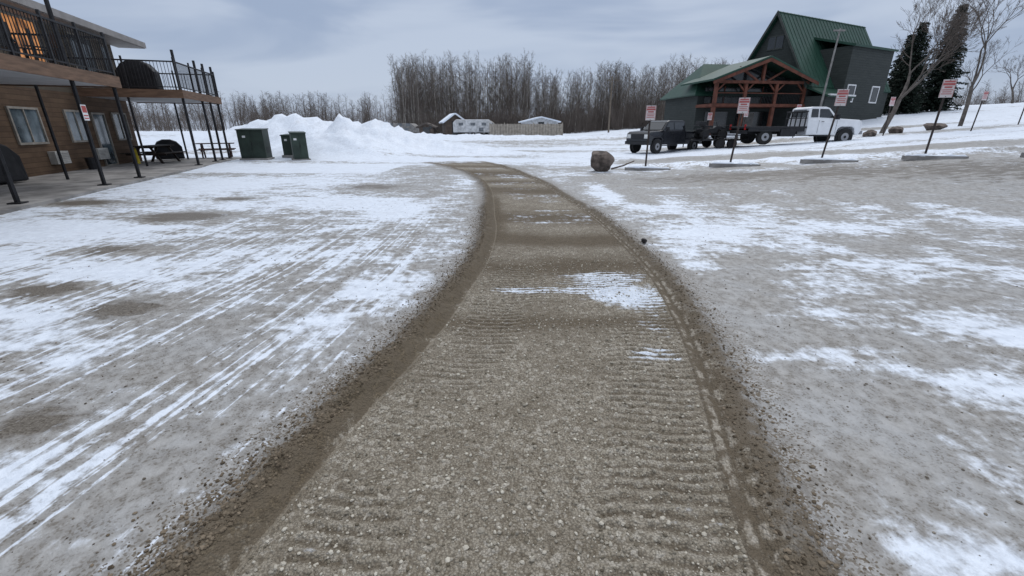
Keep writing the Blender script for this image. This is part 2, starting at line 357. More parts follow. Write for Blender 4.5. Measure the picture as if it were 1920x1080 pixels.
yy=.9+8.5*rng.random(N)**1.6; side=np.where(rng.random(N)<.68,-1,1); uu=side*(1.12+np.abs(rng.normal(0,.16,N))+.02)
xx=cx(yy)+uu*(1-.06*ss(4,7,yy)); sz=.003+.008*rng.random(N)**3
stones('loose_gravel',N,np.stack([xx,yy,height(xx,yy)+sz*.3],-1),sz,stonemat('berm_stone',(.060,.045,.029),(.22,.175,.125)))
N=16000
yy=.9+5*rng.random(N)**1.5; uu=(rng.random(N)*2-1)*1.0; xx=cx(yy)+uu; sz=.002+.009*rng.random(N)**3.5
stones('track_gravel',N,np.stack([xx,yy,height(xx,yy)+sz*.2],-1),sz,stonemat('track_stone',(.12,.10,.07),(.54,.50,.42)))
N=4200
yy=1.+9*rng.random(N)**1.3; xx=rng.normal(0,2.8,N); k=np.abs(xx-cx(yy))>1.2; yy=yy[k];xx=xx[k];N=len(xx); sz=.0025+.007*rng.random(N)**4
stones('scattered_gravel',N,np.stack([xx,yy,height(xx,yy)+sz*.3],-1),sz,stonemat('scatter_stone',(.08,.065,.05),(.25,.22,.18)))
# ------------------------------------------------------------------ common materials
blk=mat('black_metal',(.018,.018,.02),.5,.3,8)
brown=siding('cedar_siding',(.105,.066,.042),(.185,.118,.073),.165)
brown2=siding('upper_siding',(.12,.098,.074),(.16,.133,.10),.18)
fasc=mat('fascia_wood',(.14,.085,.055),.7,.3,2,stretch=(1,1,8))
soff=mat('soffit_white',(.40,.40,.41),.7,.1,2)
eavem=mat('eave_fascia_paint',(.25,.235,.225),.6,.15,2)
trimw=mat('white_trim',(.68,.68,.68),.5,.08,3)
roofbr=mat('shingle_roof',(.10,.085,.075),.9,.35,9,bump=.4)
glass=mat('window_glass',(.05,.07,.08),.08,.5,1.2,spec=.8,c2=(.14,.18,.20))
concrete=mat('concrete',(.25,.24,.23),.85,.4,1.2,bump=.2,bscale=40)
snowm=mat('snow',(.74,.79,.86),.65,.06,3,bump=.5,bscale=7)
green=mat('green_metal_box',(.022,.036,.028),.5,.25,2,spec=.4)
lit,t,b=newmat('lit_window'); b.inputs['Base Color'].default_value=(.3,.15,.06,1)
t.put(b.inputs['Emission Color'],t.mix(t.mr(t.noise(t.obj(),2.5,3),.35,.65),(.12,.04,.015),(.9,.38,.13))); b.inputs['Emission Strength'].default_value=.6
# ------------------------------------------------------------------ motel on the left
MR=math.radians(16.9); mo=empty('motel_building',(-11.7,12.7,0),MR)
WX=-3.6
a=M(); a.bb(-14,WX,-16,11.4,-.3,2.9,0); a.obj('ground_floor_walls',brown,mo)
a=M(); a.bb(-14,WX+.004,-16,11.404,2.9,5.5,0); a.obj('upper_floor_walls',brown2,mo)
a=M()
a.slab([(-2.5,-16.6,5.42),(-2.5,12.1,5.42),(-8.8,12.1,7.5),(-8.8,-16.6,7.5)],.16)
a.slab([(-15.1,12.1,5.42),(-15.1,-16.6,5.42),(-8.8,-16.6,7.5),(-8.8,12.1,7.5)],.16)
a.obj('roof',roofbr,mo)
a=M(); a.add([(-14,11.39,5.5),(WX,11.39,5.5),(-8.8,11.39,7.25)],[(0,1,2)]); a.obj('gable_wall',brown2,mo)
a=M(); a.bb(-2.5,-2.46,-16.6,12.1,5.2,5.44); a.bb(-2.52,WX+.01,-16.6,12.1,5.18,5.21)
a.obj('eave_fascia',eavem,mo)
wf=M(); wg=M(); wl=M()
def window(y0,y1,z0,z1,split=True,L=False):
    x=WX+.004
    for (p,q,r,s_) in ((y0-.07,y0,z0-.07,z1+.07),(y1,y1+.07,z0-.07,z1+.07),(y0,y1,z0-.07,z0),(y0,y1,z1,z1+.07)):
        wf.bb(x,x+.06,p,q,r,s_)
    if split: wf.bb(x,x+.05,(y0+y1)/2-.025,(y0+y1)/2+.025,z0,z1)
    (wl if L else wg).bb(x,x+.02,y0,y1,z0,z1)
for s_ in (-8,-3.5,.4): window(s_,s_+1.3,1.15,2.2)
window(3.5,4.8,1.15,2.2); window(6.35,7.5,1.15,2.2); window(9.7,10.8,1.15,2.2)
window(8.1,8.95,.12,2.15,False)
for s_ in (-9,-4,-.2): window(s_,s_+1.8,3.15,5.1)
window(4.5,6.2,3.4,5.1,True,True); window(8.1,9.6,3.2,5.1); window(10.4,10.9,4.0,5.0,False); window(1.8,3.2,3.2,5.1,True,True)
wf.obj('window_frames',mat('tan_frame',(.26,.235,.20),.6),mo); wg.obj('window_glass',glass,mo); wl.obj('lit_window_glass',lit,mo)
a=M()
for s_ in (1.0,5.05,7.75): 
    a.bb(WX,WX+.22,s_-.38,s_+.38,.38,.82)
    for k in range(6): a.bb(WX+.22,WX+.235,s_-.33,s_+.33,.43+k*.06,.46+k*.06,1)
a.obj('wall_air_conditioners',[mat('ac_case',(.42,.41,.38)),mat('ac_grille',(.3,.29,.27))],mo,bevel=.01)
a=M(); a.bb(WX,.35,-16,13.4,-.2,.07); a.obj('walkway_slab',concrete,mo)
dk=M(); fa=M(); so_=M(); ra_=M()
def rail(p,q,z):
    p=Vector(p);q=Vector(q); L=(q-p).length; d=(q-p)/L; n=max(1,int(L/.115))
    for h,wd in ((1.05,.05),(.1,.035)): ra_.cyl((p.x,p.y,z+h),(q.x,q.y,z+h),wd/1.4,n=4)
    for i in range(n+1):
        c=p+d*(L*i/n); ra_.cyl((c.x,c.y,z+.1),(c.x,c.y,z+1.05),.011,n=4)
    k=max(1,round(L/1.5))
    for i in range(k+1):
        c=p+d*(L*i/k); ra_.cyl((c.x,c.y,z-.2),(c.x,c.y,z+1.2),.04,n=4)
for y0,y1 in ((-9,2.25),(7.35,12.4)):
    dk.bb(WX+.01,.1,y0,y1,3.0,3.08)
    fa.bb(.1,.15,y0-.05,y1+.05,2.78,3.1); fa.bb(WX+.01,.1,y0-.05,y0,2.78,3.1); fa.bb(WX+.01,.1,y1,y1+.05,2.78,3.1)
    so_.bb(WX+.01,.1,y0,y1,2.82,2.99)
    rail((.05,y0),(.05,y1),3.1); rail((WX+.1,y0+.03),(.05,y0+.03),3.1); rail((WX+.1,y1-.03),(.05,y1-.03),3.1)
dk.obj('balcony_decks',mat('deck_boards',(.22,.17,.13)),mo); fa.obj('balcony_fascia',fasc,mo); so_.obj('balcony_soffit',soff,mo); ra_.obj('balcony_railings',blk,mo)
a=M()
for s_,top in ((-8,2.78),(-3.4,2.78),(0,5.3),(2.1,2.78),(7.55,4.6),(9.9,4.5),(12.2,4.5),(11.0,4.5)):
    a.cyl((.02,s_,.07),(.02,s_,top),.055,n=6); a.bb(-.1,.14,s_-.12,s_+.12,.07,.1)
for s_ in (2.1,-4.,7.55,12.2): a.cyl((-1.9,s_,.07),(-1.9,s_,2.8),.045,n=6)
a.obj('balcony_posts',blk,mo)
a=M(); a.bb(.085,.095,-.12,.12,1.8,2.2); a.bb(.096,.099,-.10,.10,2.0,2.17,1); a.bb(.096,.099,-.10,.10,1.84,1.87,1); a.bb(.096,.099,-.10,.10,1.91,1.94,1)
a.obj('post_notice_sign',[trimw,mat('sign_red',(.42,.09,.08))],mo)
cover=mat('black_vinyl_cover',(.012,.012,.014),.6,.3,4,bump=.8,bscale=5)
def grill(name,loc,rz,sc=1.):
    g=M(); prof=[(-.75,.05),(.75,.05),(.72,.8),(.5,1.12),(.2,1.25),(-.2,1.25),(-.5,1.12),(-.72,.8)]
    g.prism([(x*sc,z*sc) for x,z in prof],-.33*sc,.33*sc,0,top=.85*sc,inset=.09)
    return g.obj(name,cover,None,bevel=.06,loc=loc,rz=rz)
def mw(x,y):
    return (-11.7+x*math.cos(MR)-y*math.sin(MR),12.7+x*math.sin(MR)+y*math.cos(MR))
p=mw(-1.7,8.5); grill('covered_grill',(p[0],p[1],3.08),MR,.95)
p=mw(-1.6,-1.0); grill('covered_grill',(p[0],p[1],3.08),MR+.2,.6)
p=mw(-3.0,1.0); grill('covered_grill',(p[0],p[1],.07),MR+1.4,.95)
def chair(loc,rz):
    g=M()
    for i in range(5): g.box(-.24+i*.12,.02,.42,.1,.5,.025)
    for i in range(5): g.box(-.24+i*.12,.33,.72,.1,.025,.68,rx=-.25)
    for sx in(-.32,.32):
        g.box(sx,-.05,.6,.09,.7,.03); g.box(sx,-.22,.3,.05,.06,.6); g.box(sx,.24,.28,.05,.06,.56)
    g.obj('patio_chair',blk,None,loc=loc,rz=rz)
p=mw(-1.1,1.3); chair((p[0],p[1],3.08),MR-.8); p=mw(-1.2,-.2); chair((p[0],p[1],3.08),MR+.4); p=mw(-1.3,-2.6); chair((p[0],p[1],3.08),MR+1)
def table(loc,rz,c):
    g=M()
    for i in range(5): g.box(0,-.34+i*.17,.76,1.8,.15,.04)
    for sy in(-.75,.75):
        for k in(-.1,.1): g.box(0,sy+k,.45,1.8,.16,.04)
    for sx in(-.65,.65):
        g.box(sx,0,.71,.06,.75,.09); g.box(sx,0,.4,.06,1.7,.09)
        g.box(sx,-.42,.37,.07,.09,.86,rx=-.5); g.box(sx,.42,.37,.07,.09,.86,rx=.5)
    g.obj('picnic_table',c,None,loc=loc,rz=rz)
dkw=mat('dark_stained_wood',(.03,.022,.018),.7)
p=mw(-2.4,9.9); table((p[0],p[1],.07),MR+1.4,dkw)
p=mw(-.9,13.6); table((p[0],p[1],.05),MR+.2,mat('red_stained_wood',(.06,.028,.022)))
p=mw(-2.6,12.0); grill('covered_grill',(p[0],p[1],.07),MR+.4,.8)
a=M(); a.cyl((0,0,0),(0,0,.62),.06,n=8); a.cyl((0,0,.62),(0,0,.68),.03,n=8); p=mw(-2.9,9.3); a.obj('yellow_bollard',mat('yellow_paint',(.65,.5,.05)),None,loc=(p[0],p[1],.07))
a=M(); a.cyl((0,0,0),(0,0,.45),.15,.18,n=12); p=mw(-3.2,6.3); a.obj('planter_pot',blk,None,loc=(p[0],p[1],.07))
# ------------------------------------------------------------------ green utility cabinets
def cabinet(x,y,w_,d_,h,rz,mats):
    g=M(); g.box(0,0,.06,w_+.16,d_+.16,.12,2); g.box(0,0,.12+h/2,w_,d_,h,0)
    g.slab([(-w_/2-.03,-d_/2-.05,.12+h),(w_/2+.03,-d_/2-.05,.12+h),(w_/2+.03,d_/2+.05,.17+h),(-w_/2-.03,d_/2+.05,.17+h)],.05,0)
    for k in(-1,1): g.box(k*w_*.24,-d_/2-.008,.12+h*.5,w_*.44,.014,h*.86,0)
    g.box(.03,-d_/2-.03,.12+h*.5,.03,.03,.16,1); g.box(-w_*.25,-d_/2-.019,.12+h*.75,.14,.006,.1,3)
    for k in range(5): g.box(w_/2+.006,0,.4+k*.06,.01,d_*.6,.02,1)
    g.obj('electrical_cabinet',mats,None,bevel=.012,loc=(x,y,hz(x,y)-.04),rz=rz)
cm=[green,blk,concrete,trimw]
cabinet(-13.5,24.0,1.2,1.0,1.42,.2,cm)
cabinet(-12.15,25.4,.9,.8,1.05,.1,cm)
cabinet(-11.2,24.0,.7,1.1,1.3,.5,[mat('green_cabinet_b',(.035,.052,.042),.5,.25,2),blk,concrete,trimw])
# ------------------------------------------------------------------ boulder
def boulder(name,loc,s,seed,material):
    import bmesh
    bm=bmesh.new(); bmesh.ops.create_icosphere(bm,subdivisions=4,radius=1)
    r=np.random.default_rng(seed); pl=[(Vector(r.normal(0,1,3)).normalized(),.6+.25*r.random()) for _ in range(16)]
    for v in bm.verts:
        for n_,d_ in pl:
            k=v.co.dot(n_)-d_
            if k>0: v.co-=n_*k*.95
        v.co*=1+.03*math.sin(v.co.x*9+v.co.z*7)
        v.co=Vector((v.co.x*s[0],v.co.y*s[1],v.co.z*s[2]))
    me=D.meshes.new(name); bm.to_mesh(me); bm.free(); me.materials.append(material)
    ob=D.objects.new(name,me); C.collection.objects.link(ob); ob.location=loc; return ob
rock=mat('boulder_stone',(.13,.105,.09),.85,.55,3.5,bump=.9,bscale=9)
boulder('boulder',(3.5,17.8,hz(3.5,17.8)+.32),(.58,.52,.52),5,rock)
boulder('boulder',(24.5,31.5,hz(24.5,31.5)+.15),(.45,.4,.35),6,rock)
boulder('boulder',(31,34,hz(31,34)+.2),(.8,.6,.42),8,rock)
boulder('boulder',(27.5,33,hz(27.5,33)+.12),(.5,.5,.35),9,rock)
boulder('small_rock',(1.95,6.25,.04),(.05,.045,.045),12,mat('dark_rock',(.02,.018,.018),.7))
a=M(); a.cyl((0,0,.0),(.5,.1,.12),.035,.03,7); a.cyl((.5,.1,.12),(.95,.15,.30),.03,.02,7); a.cyl((.5,.1,.12),(.7,.3,.2),.018,.01,5); a.obj('fallen_branch',mat('dead_wood',(.09,.065,.05)),None,loc=(4.05,18.3,hz(4,18.3)+.05))
# ------------------------------------------------------------------ parking signs and wheel stops
signw=mat('sign_white',(.62,.58,.58),.45,.05); signr=mat('sign_red_print',(.45,.12,.12),.5,.1)
postm=mat('rusty_post',(.045,.035,.032),.7,.4,6)
def psign(x,y,h=2.5,lean=0.,rz=0.):
    z=hz(x,y); g=M(); top=Vector((lean,0,h)); g.cyl((0,0,-.3),top,.036,n=6,mi=0)
    cxp=lean*.9
    g.box(cxp,-.05,h-.28,.38,.012,.54,1)
    for k,(wd,hh_) in enumerate(((.30,.05),(.33,.07),(.22,.05),(.3,.025),(.26,.025),(.3,.025))): 
        g.box(cxp,-.058,h-[.07,.15,.24,.32,.38,.44][k],wd,.004,hh_,2)
    for sx in(-.18,.18): g.box(cxp+sx,-.058,h-.28,.008,.004,.52,2)
    for k in(.03,.52): g.cyl((cxp,-.066,h-k),(cxp,-.055,h-k),.012,n=6,mi=0)
    g.obj('parking_sign',[postm,signw,signr],None,loc=(x,y,z),rz=rz)
for x,y,l,r_ in ((5.5,18.5,-.02,-.15),(8.5,17.6,.16,-.3),(11.4,16.7,.22,-.1),(14.2,15.6,.04,-.2)): psign(x,y,2.45,l,r_)
for x,y,l in ((25,31,-.06),(30,30.2,.15),(34,29.6,.1),(18,36,0),(15.2,36,.05),(40,29,0.1),(22,36,-.05),(36,33,.0)): psign(x,y,2.4,l,.2)
def stop(x,y,rz):
    g=M(); L=1.75
    g.prism([(-.08,-.05),(.08,-.05),(.06,.09),(-.06,.09)],-L/2,L/2,0)
    n=22; vs=[];fs=[]
    for i in range(n+1):
        yy_=-L/2+.02+(L-.04)*i/n; k=.35+.65*vn(np.array([i*.45+x*3]),np.array([y]),3)[0]
        for a_ in range(6):
            an=math.pi*a_/5; vs.append((.065*math.cos(an)*(.6+.4*k),yy_,.075+.09*math.sin(an)*k*(1 if 0<i<n else .2)))
    for i in range(n):
        for a_ in range(5): q=i*6+a_; fs.append((q,q+1,q+7,q+6))
    g.add(vs,fs,1)
    g.obj('wheel_stop',[concrete,snowm],None,loc=(x,y,hz(x,y)+.02),rz=rz+math.pi/2)
for x,y in ((5.4,17.9),(8.4,17.0),(11.3,16.1),(14.1,15.1),(17.0,14.1)): stop(x,y,-.31)
# ------------------------------------------------------------------ vehicles
tyre=mat('tyre_rubber',(.02,.02,.02),.8); rim=mat('wheel_rim',(.28,.28,.29),.4,.1,3,metal=.6)
carglass=mat('car_glass',(.015,.018,.02),.05,.2,2,spec=.9); lamp_=mat('lamp_lens',(.6,.6,.58),.15); redl=mat('tail_lens',(.35,.02,.02),.2)
def wheels(g,par,xs_,r,w_,tw=.26,rimm=None):
    for x in xs_:
        for sg in(-1,1):
            y=sg*(w_/2-tw/2+.01)
            g.cyl((x,y-tw/2,r),(x,y+tw/2,r),r,n=24,mi=0)
            g.cyl((x,y+sg*(tw/2+.004),r),(x,y+sg*(tw/2-.06),r),r*.55,n=16,mi=1)
            g.cyl((x,y+sg*(tw/2+.02),r),(x,y+sg*(tw/2-.02),r),r*.2,n=8,mi=0)
    return g.obj('wheels',[tyre,rimm or rim],par,bevel=.02)
def pickup(name,loc,rz,paint,flat,sc=1.):
    tr=empty(name,loc,rz,sc)
    g=M(); xr=.12 if flat else -.55
    g.prism([(xr,.55),(1.95,.55),(2.02,.9),(2.2,1.02),(2.86,1.02),(3.04,.9),(3.12,.55),(3.35,.55),(3.48,.8),(3.45,1.26),(3.3,1.40),(1.95,1.48),(xr,1.48)],-.98,.98,0,top=1.3,inset=.06)
    g.obj('body',paint,tr,bevel=.04)
    g=M(); g.prism([(xr,1.46),(2.0,1.46),(1.42,2.06),(1.2,2.13),(xr+.23,2.13),(xr+.03,2.06)],-.9,.9,0,top=1.6,inset=.13); g.obj('cab_roof',paint,tr,bevel=.04)
    g=M(); x1=.72
    for sg in(-1,1):
        for poly in ([(xr+.16,1.54),(x1,1.54),(x1,2.01),(xr+.2,2.01)],[(.8,1.54),(1.74,1.50),(1.34,2.0),(.8,2.01)]):
            g.add([(x,sg*(.905-.13*(z-1.46)/.6+.016),z) for x,z in poly],[(0,1,2,3)])
    g.add([(1.98,-.78,1.53),(1.98,.78,1.53),(1.50,.70,2.01),(1.50,-.70,2.01)],[(0,1,2,3)])
    g.add([(xr-.01,-.6,1.56),(xr-.01,.6,1.56),(xr+.015,.6,1.98),(xr+.015,-.6,1.98)],[(0,1,2,3)])
    g.obj('windows',carglass,tr)
    g=M()
    if flat:
        g.box(-1.8,0,.98,3.6,2.3,.12,0); g.box(-1.8,-1.1,.86,3.4,.06,.22,0); g.box(-1.8,1.1,.86,3.4,.06,.22,0); g.box(-1.7,0,.7,3.4,.7,.22,0)
        for k in range(5): g.box(-.02,-.9+k*.45,1.45,.06,.06,.85,0)
        g.box(-.02,0,1.87,.06,2.0,.07,0); g.box(-.02,0,1.5,.05,2.0,.05,0)
        g.box(-1.1,-1.0,.68,.9,.35,.42,0); g.box(-3.5,0,.72,.1,1.9,.2,0)
        g.box(-2.35,-1.02,.92,1.2,.3,.05,0); g.box(-2.35,1.02,.92,1.2,.3,.05,0)
        g.obj('flat_deck',blk,tr,bevel=.01); rx=-2.35
    else:
        for sg in(-1,1):
            g.prism([(-.57,.55),(-.57,1.42),(-2.55,1.42),(-2.55,.6),(-2.2,.55),(-2.1,.9),(-1.92,1.0),(-1.3,1.0),(-1.12,.9),(-1.02,.55)][::-1],sg*.97,sg*.90,0)
        g.box(-2.53,0,1.02,.06,1.8,.8,0); g.box(-1.55,0,.78,1.9,1.8,.08,0); g.box(-2.66,0,.62,.12,1.9,.2,0)
        g.obj('cargo_bed',paint,tr,bevel=.01); rx=-1.6
    g=M(); wheels(g,tr,(rx,2.53),.44,2.04,.3)
    g=M()
    for sg in(-1,1): g.box(3.42,sg*.75,1.1,.1,.35,.26,0); g.box((-3.58 if flat else -2.57),sg*.86,1.0,.04,.16,.3,1); g.box(1.75,sg*1.12,1.56,.14,.2,.28,2)
    for sg in(-1,1):
        for q in(.78,1.88): g.box(q,sg*.985,1.02,.012,.01,.75,2)
        g.box(1.0,sg*.99,1.3,.16,.02,.03,2); g.cyl((2.53,sg*.93,.44),(2.53,sg*.984,.44),.52,n=20,mi=2); g.box(1.2,sg*.98,.5,1.7,.08,.06,2)
    g.box(3.46,0,1.08,.08,1.05,.34,2); g.box(3.5,0,.68,.16,1.95,.2,3 if flat else 2)
    g.obj('lamps_and_grille',[lamp_,redl,blk,rim],tr,bevel=.006)
    return tr
bp=mat('black_car_paint',(.010,.011,.014),.22,.2,2,spec=.6)
wp=mat('white_car_paint',(.72,.73,.75),.35,.06,2,spec=.5)
pickup('black_pickup_truck',(10.9,31.8,hz(10.9,31.8)-.02),math.radians(180+34),bp,False,.95)
pickup('flatbed_truck',(18.5,30.3,hz(18.5,30.3)-.02),math.radians(2),wp,True,1.06)
tl=empty('utility_trailer',(14.0,31.6,hz(14.0,31.6)),math.radians(183))
g=M(); g.box(-.3,0,.55,3.2,1.7,.1)
for sg in(-1,1):
    g.box(-.3,sg*.84,.85,3.2,.05,.05)
    for k in range(5): g.box(-1.85+k*.78,sg*.84,.7,.05,.05,.32)
    g.box(1.75,sg*.35,.52,1.3,.07,.09,rz=-sg*.5); g.box(-.3,sg*.95,.68,1.5,.22,.04)
g.cyl((2.2,0,0.05),(2.2,0,.7),.035,n=8); g.obj('frame',blk,tl)
g=M(); wheels(g,tl,(-.7,.1),.32,2.05,.2,blk)
at=empty('quad_bike',(13.6,31.6,hz(13.6,31.6)+.6),math.radians(4))
g=M(); g.prism([(-.85,.35),(.85,.35),(.95,.62),(.6,.8),(.25,.85),(.0,.68),(-.5,.72),(-.9,.66)],-.3,.3,0); g.box(.65,0,.6,.5,1.0,.06); g.box(-.65,0,.6,.55,1.0,.06); g.box(-.3,0,.8,.7,.34,.14)
g.cyl((.45,0,.75),(.3,0,1.12),.03,n=6); g.cyl((.28,-.36,1.12),(.28,.36,1.12),.018,n=6); g.box(.85,0,.86,.45,.8,.03); g.box(-.85,0,.86,.5,.85,.03); g.box(-.75,.0,1.0,.5,.6,.25)
g.obj('frame_and_seat',blk,at,bevel=.02); g=M(); wheels(g,at,(-.62,.62),.3,1.1,.24,blk)
# ------------------------------------------------------------------ lodge
LO=(26.8,50.0); lo=empty('a_frame_lodge',(LO[0],LO[1],0))
groof,t,b=newmat('green_metal_roof'); o=t.obj(); n=t.noise(o,1.2,4)
t.put(b.inputs['Base Color'],t.mix(t.mr(n,.3,.7),(.017,.052,.036),(.023,.066,.046))); b.inputs['Roughness'].default_value=.5; b.inputs['Specular IOR Level'].default_value=.3
lside=siding('grey_green_siding',(.050,.057,.054),(.066,.074,.070),.22)
cedar=mat('red_cedar',(.12,.042,.026),.65,.3,2); dkg=mat('lodge_dark_glass',(.015,.018,.02),.1,.3,1,spec=.7)
RA=math.radians(27)
r=M(); wa=M(); tr_=M(); gl=M(); sn=M(); rb=M()
pk=12.5; ev=5.4; hw_=4.35
r.slab([(-.5,-hw_,ev),(15.2,-hw_,ev),(15.2,0,pk),(-.5,0,pk)],.18); r.slab([(15.2,hw_,ev),(-.5,hw_,ev),(-.5,0,pk),(15.2,0,pk)],.18)
k=-.3
while k<15.1:
    rb.cyl((k,-hw_+0.0,ev+.01),(k,-.02,pk+.01),.018,n=4); k+=.6
wa.add([(0,-hw_+.15,ev),(0,hw_-.15,ev),(0,0,pk-.25)],[(0,1,2)]); wa.add([(15,-hw_+.15,ev),(15,hw_-.15,ev),(15,0,pk-.25)],[(0,1,2)])
wa.bb(0,15,-hw_+.2,hw_-.2,-.5,ev)
for sg in(-1,1): tr_.slab([(-.54,sg*(hw_+.02),ev-.25),(-.54,sg*(hw_+.02),ev+.05),(-.54,0,pk+.05),(-.54,0,pk-.35)],.04)
gl.bb(-.05,.02,-.8,.8,9.2,10.3)
tr_.bb(-.08,-.05,-.9,.9,9.1,9.2); tr_.bb(-.08,-.05,-.9,.9,10.3,10.4);tr_.bb(-.08,-.05,-.04,.04,9.2,10.3)
r.slab([(-.2,-6.4,4.5),(4.2,-6.4,4.5),(4.2,-4.2,5.4),(-.2,-4.2,5.4)],.14); wa.bb(0,4.2,-6.1,-4.1,-.5,4.5)
sn.bb(.0,4.2,-6.5,-6.2,4.5,4.64)
wa.bb(4.2,11.8,-5.2,-.3,-.5,9.1)
r.slab([(4.0,-5.5,9.2),(12.0,-5.5,9.2),(12.0,-1.2,10.4),(4.0,-1.2,10.4)],.2)
for q in(4.9,9.4): gl.bb(q,q+1.2,-5.24,-5.19,4.2,5.6)
for q in(4.9,9.4):
    for (a0,a1,b0,b1) in((q-.12,q,4.08,5.72),(q+1.2,q+1.32,4.08,5.72),(q,q+1.2,4.08,4.2),(q,q+1.2,5.6,5.72)): sn.bb(a0,a1,-5.27,-5.2,b0,b1)
for mm,nm,ma in((r,'main_roof',groof),(rb,'roof_ribs',groof),(wa,'main_walls',lside),(tr_,'gable_trim',mat('dark_trim',(.05,.055,.05))),(gl,'main_glass',dkg),(sn,'window_trim_and_eave_snow',trimw)):
    mm.xf(RA).obj(nm,ma,lo)
WO=(19.2-LO[0],45.2-LO[1]); WR=math.radians(8)
r=M(); wa=M(); ce=M(); gl=M(); sn=M()
wa.bb(-.1,10.5,2.6,9.5,-.5,4.9)
r.slab([(-.7,2.1,4.75),(10.8,2.1,4.75),(10.8,6,8.0),(2.0,6,8.0)],.15); r.slab([(10.8,9.9,4.75),(-.7,9.9,4.75),(2.0,6,8.0),(10.8,6,8.0)],.15); r.slab([(-.7,9.9,4.75),(-.7,2.1,4.75),(2.0,6,8.0)],.15)
PW=9.4; pc=PW/2
for sg in(-1,1):
    xe=pc+sg*(pc+.7); a0=(xe,-.9,5.75); a1=(xe,5.2,5.75); b1=(pc,5.2,7.75); b0=(pc,-.9,7.75)
    r.slab([a0,b0,b1,a1] if sg>0 else [a0,a1,b1,b0],.16)
    ce.slab([(xe,-.94,5.45),(xe,-.94,5.72),(pc,-.94,7.72),(pc,-.94,7.42)],.05)
for x in (0.1,3.1,6.3,9.3):
    ce.bb(x-.15,x+.15,-.3,0,.6,3.55); ce.bb(x-.14,x+.14,-.3,0,3.8,5.8)
    ce.box(x,0,.95,.55,.55,.7)
ce.bb(-.2,9.6,-.34,2.6,3.55,3.82); ce.bb(-.2,9.6,-.33,.0,5.6,5.85)
ce.bb(pc-.12,pc+.12,-.3,-.05,5.8,7.5); ce.box(pc-1.4,-.18,6.35,.16,.16,2.6,ry=-1.05); ce.box(pc+1.4,-.18,6.35,.16,.16,2.6,ry=1.05)
for x in(.1,3.1,6.3,9.3):
    for sg in(-1,1):
        if 0<x+sg*.6<9.4: ce.box(x+sg*.42,-.16,5.25,.12,.12,1.0,ry=sg*.8)
ce.bb(0,9.4,-.28,-.2,4.72,4.8)
rl=M(); k=.1
while k<9.3: rl.bb(k,k+.03,-.27,-.24,3.82,4.72); k+=.16
gl.bb(.6,9.0,2.52,2.58,4.0,5.5); gl.bb(.9,3.4,2.52,2.58,1.1,3.2); gl.bb(4.4,8.6,2.52,2.58,1.1,3.2)
for x in(2.6,4.7,6.8): ce.bb(x,x+.12,2.46,2.52,3.9,5.6)
sn.bb(5.2,6.3,2.42,2.5,1.0,3.1)
gl.add([(.3,1.2,5.85),(9.1,1.2,5.85),(pc,1.2,7.5)],[(0,1,2)])
wa.bb(9.45,12.5,1.5,5.,-.5,4.6)
for mm,nm,ma in((r,'wing_and_porch_roof',groof),(wa,'wing_walls',lside),(ce,'porch_timber',cedar),(gl,'porch_glass',dkg),(sn,'porch_door',mat('door_panel',(.25,.24,.22))),(rl,'porch_railing',blk)):
    mm.xf(WR,WO[0],WO[1],0).obj(nm,ma,lo)
a=M(); a.cyl((0,0,0),(.25,0,8.4),.10,.06,8); a.box(.1,-.15,8.2,.9,.2,.12); a.obj('light_pole',mat('weathered_pole',(.22,.21,.20)),None,loc=(27.5,42,hz(27.5,42)-.2))
a=M(); a.cyl((0,0,0),(0,0,7.5),.13,.09,8); a.box(0,0,7.0,1.6,.1,.1); a.obj('utility_pole',mat('wood_pole',(.16,.13,.10)),None,loc=(13.8,66,hz(13.8,66)-.2))
# ------------------------------------------------------------------ distant campground
def cabin(name,x,y,w_,d_,h,rh,rz,cw,snow=True):
    e=empty(name,(x,y,hz(x,y)-.1),rz)
    g=M(); g.bb(-w_/2,w_/2,-d_/2,d_/2,0,h)
    g.add([(-w_/2,-d_/2,h),(w_/2,-d_/2,h),(0,-d_/2,h+rh)],[(0,1,2)]); g.add([(-w_/2,d_/2,h),(w_/2,d_/2,h),(0,d_/2,h+rh)],[(0,1,2)]); g.obj('walls',cw,e)
    g=M(); ov=.35; k=rh/(w_/2)
    g.slab([(-w_/2-ov,-d_/2-ov,h-ov*k),(0,-d_/2-ov,h+rh),(0,d_/2+ov,h+rh),(-w_/2-ov,d_/2+ov,h-ov*k)][::-1],.18)
    g.slab([(w_/2+ov,-d_/2-ov,h-ov*k),(0,-d_/2-ov,h+rh),(0,d_/2+ov,h+rh),(w_/2+ov,d_/2+ov,h-ov*k)],.18); g.obj('roof',snowm if snow else roofbr,e)
    g=M(); g.bb(-.45,.45,-d_/2-.04,-d_/2-.01,0,min(h,1.9)); g.bb(w_*.22,w_*.4,-d_/2-.04,-d_/2-.01,1,1.6); g.obj('door_and_window',dkg,e)
darkwood=mat('cabin_wood',(.10,.075,.06)); greyw=mat('grey_cabin',(.22,.21,.2)); offw=mat('off_white_siding',(.50,.50,.50))
cabin('small_cabin',-8.1,64,2.6,3,1.9,.9,.3,darkwood)
cabin('garden_shed',-11.5,63,1.9,2,1.2,.4,0,darkwood,False)
cabin('white_cabin',4.2,72,5.2,4,1.9,.6,.1,offw)
cabin('grey_shed',-18.5,68,2.4,2.5,1.3,.4,.3,greyw)
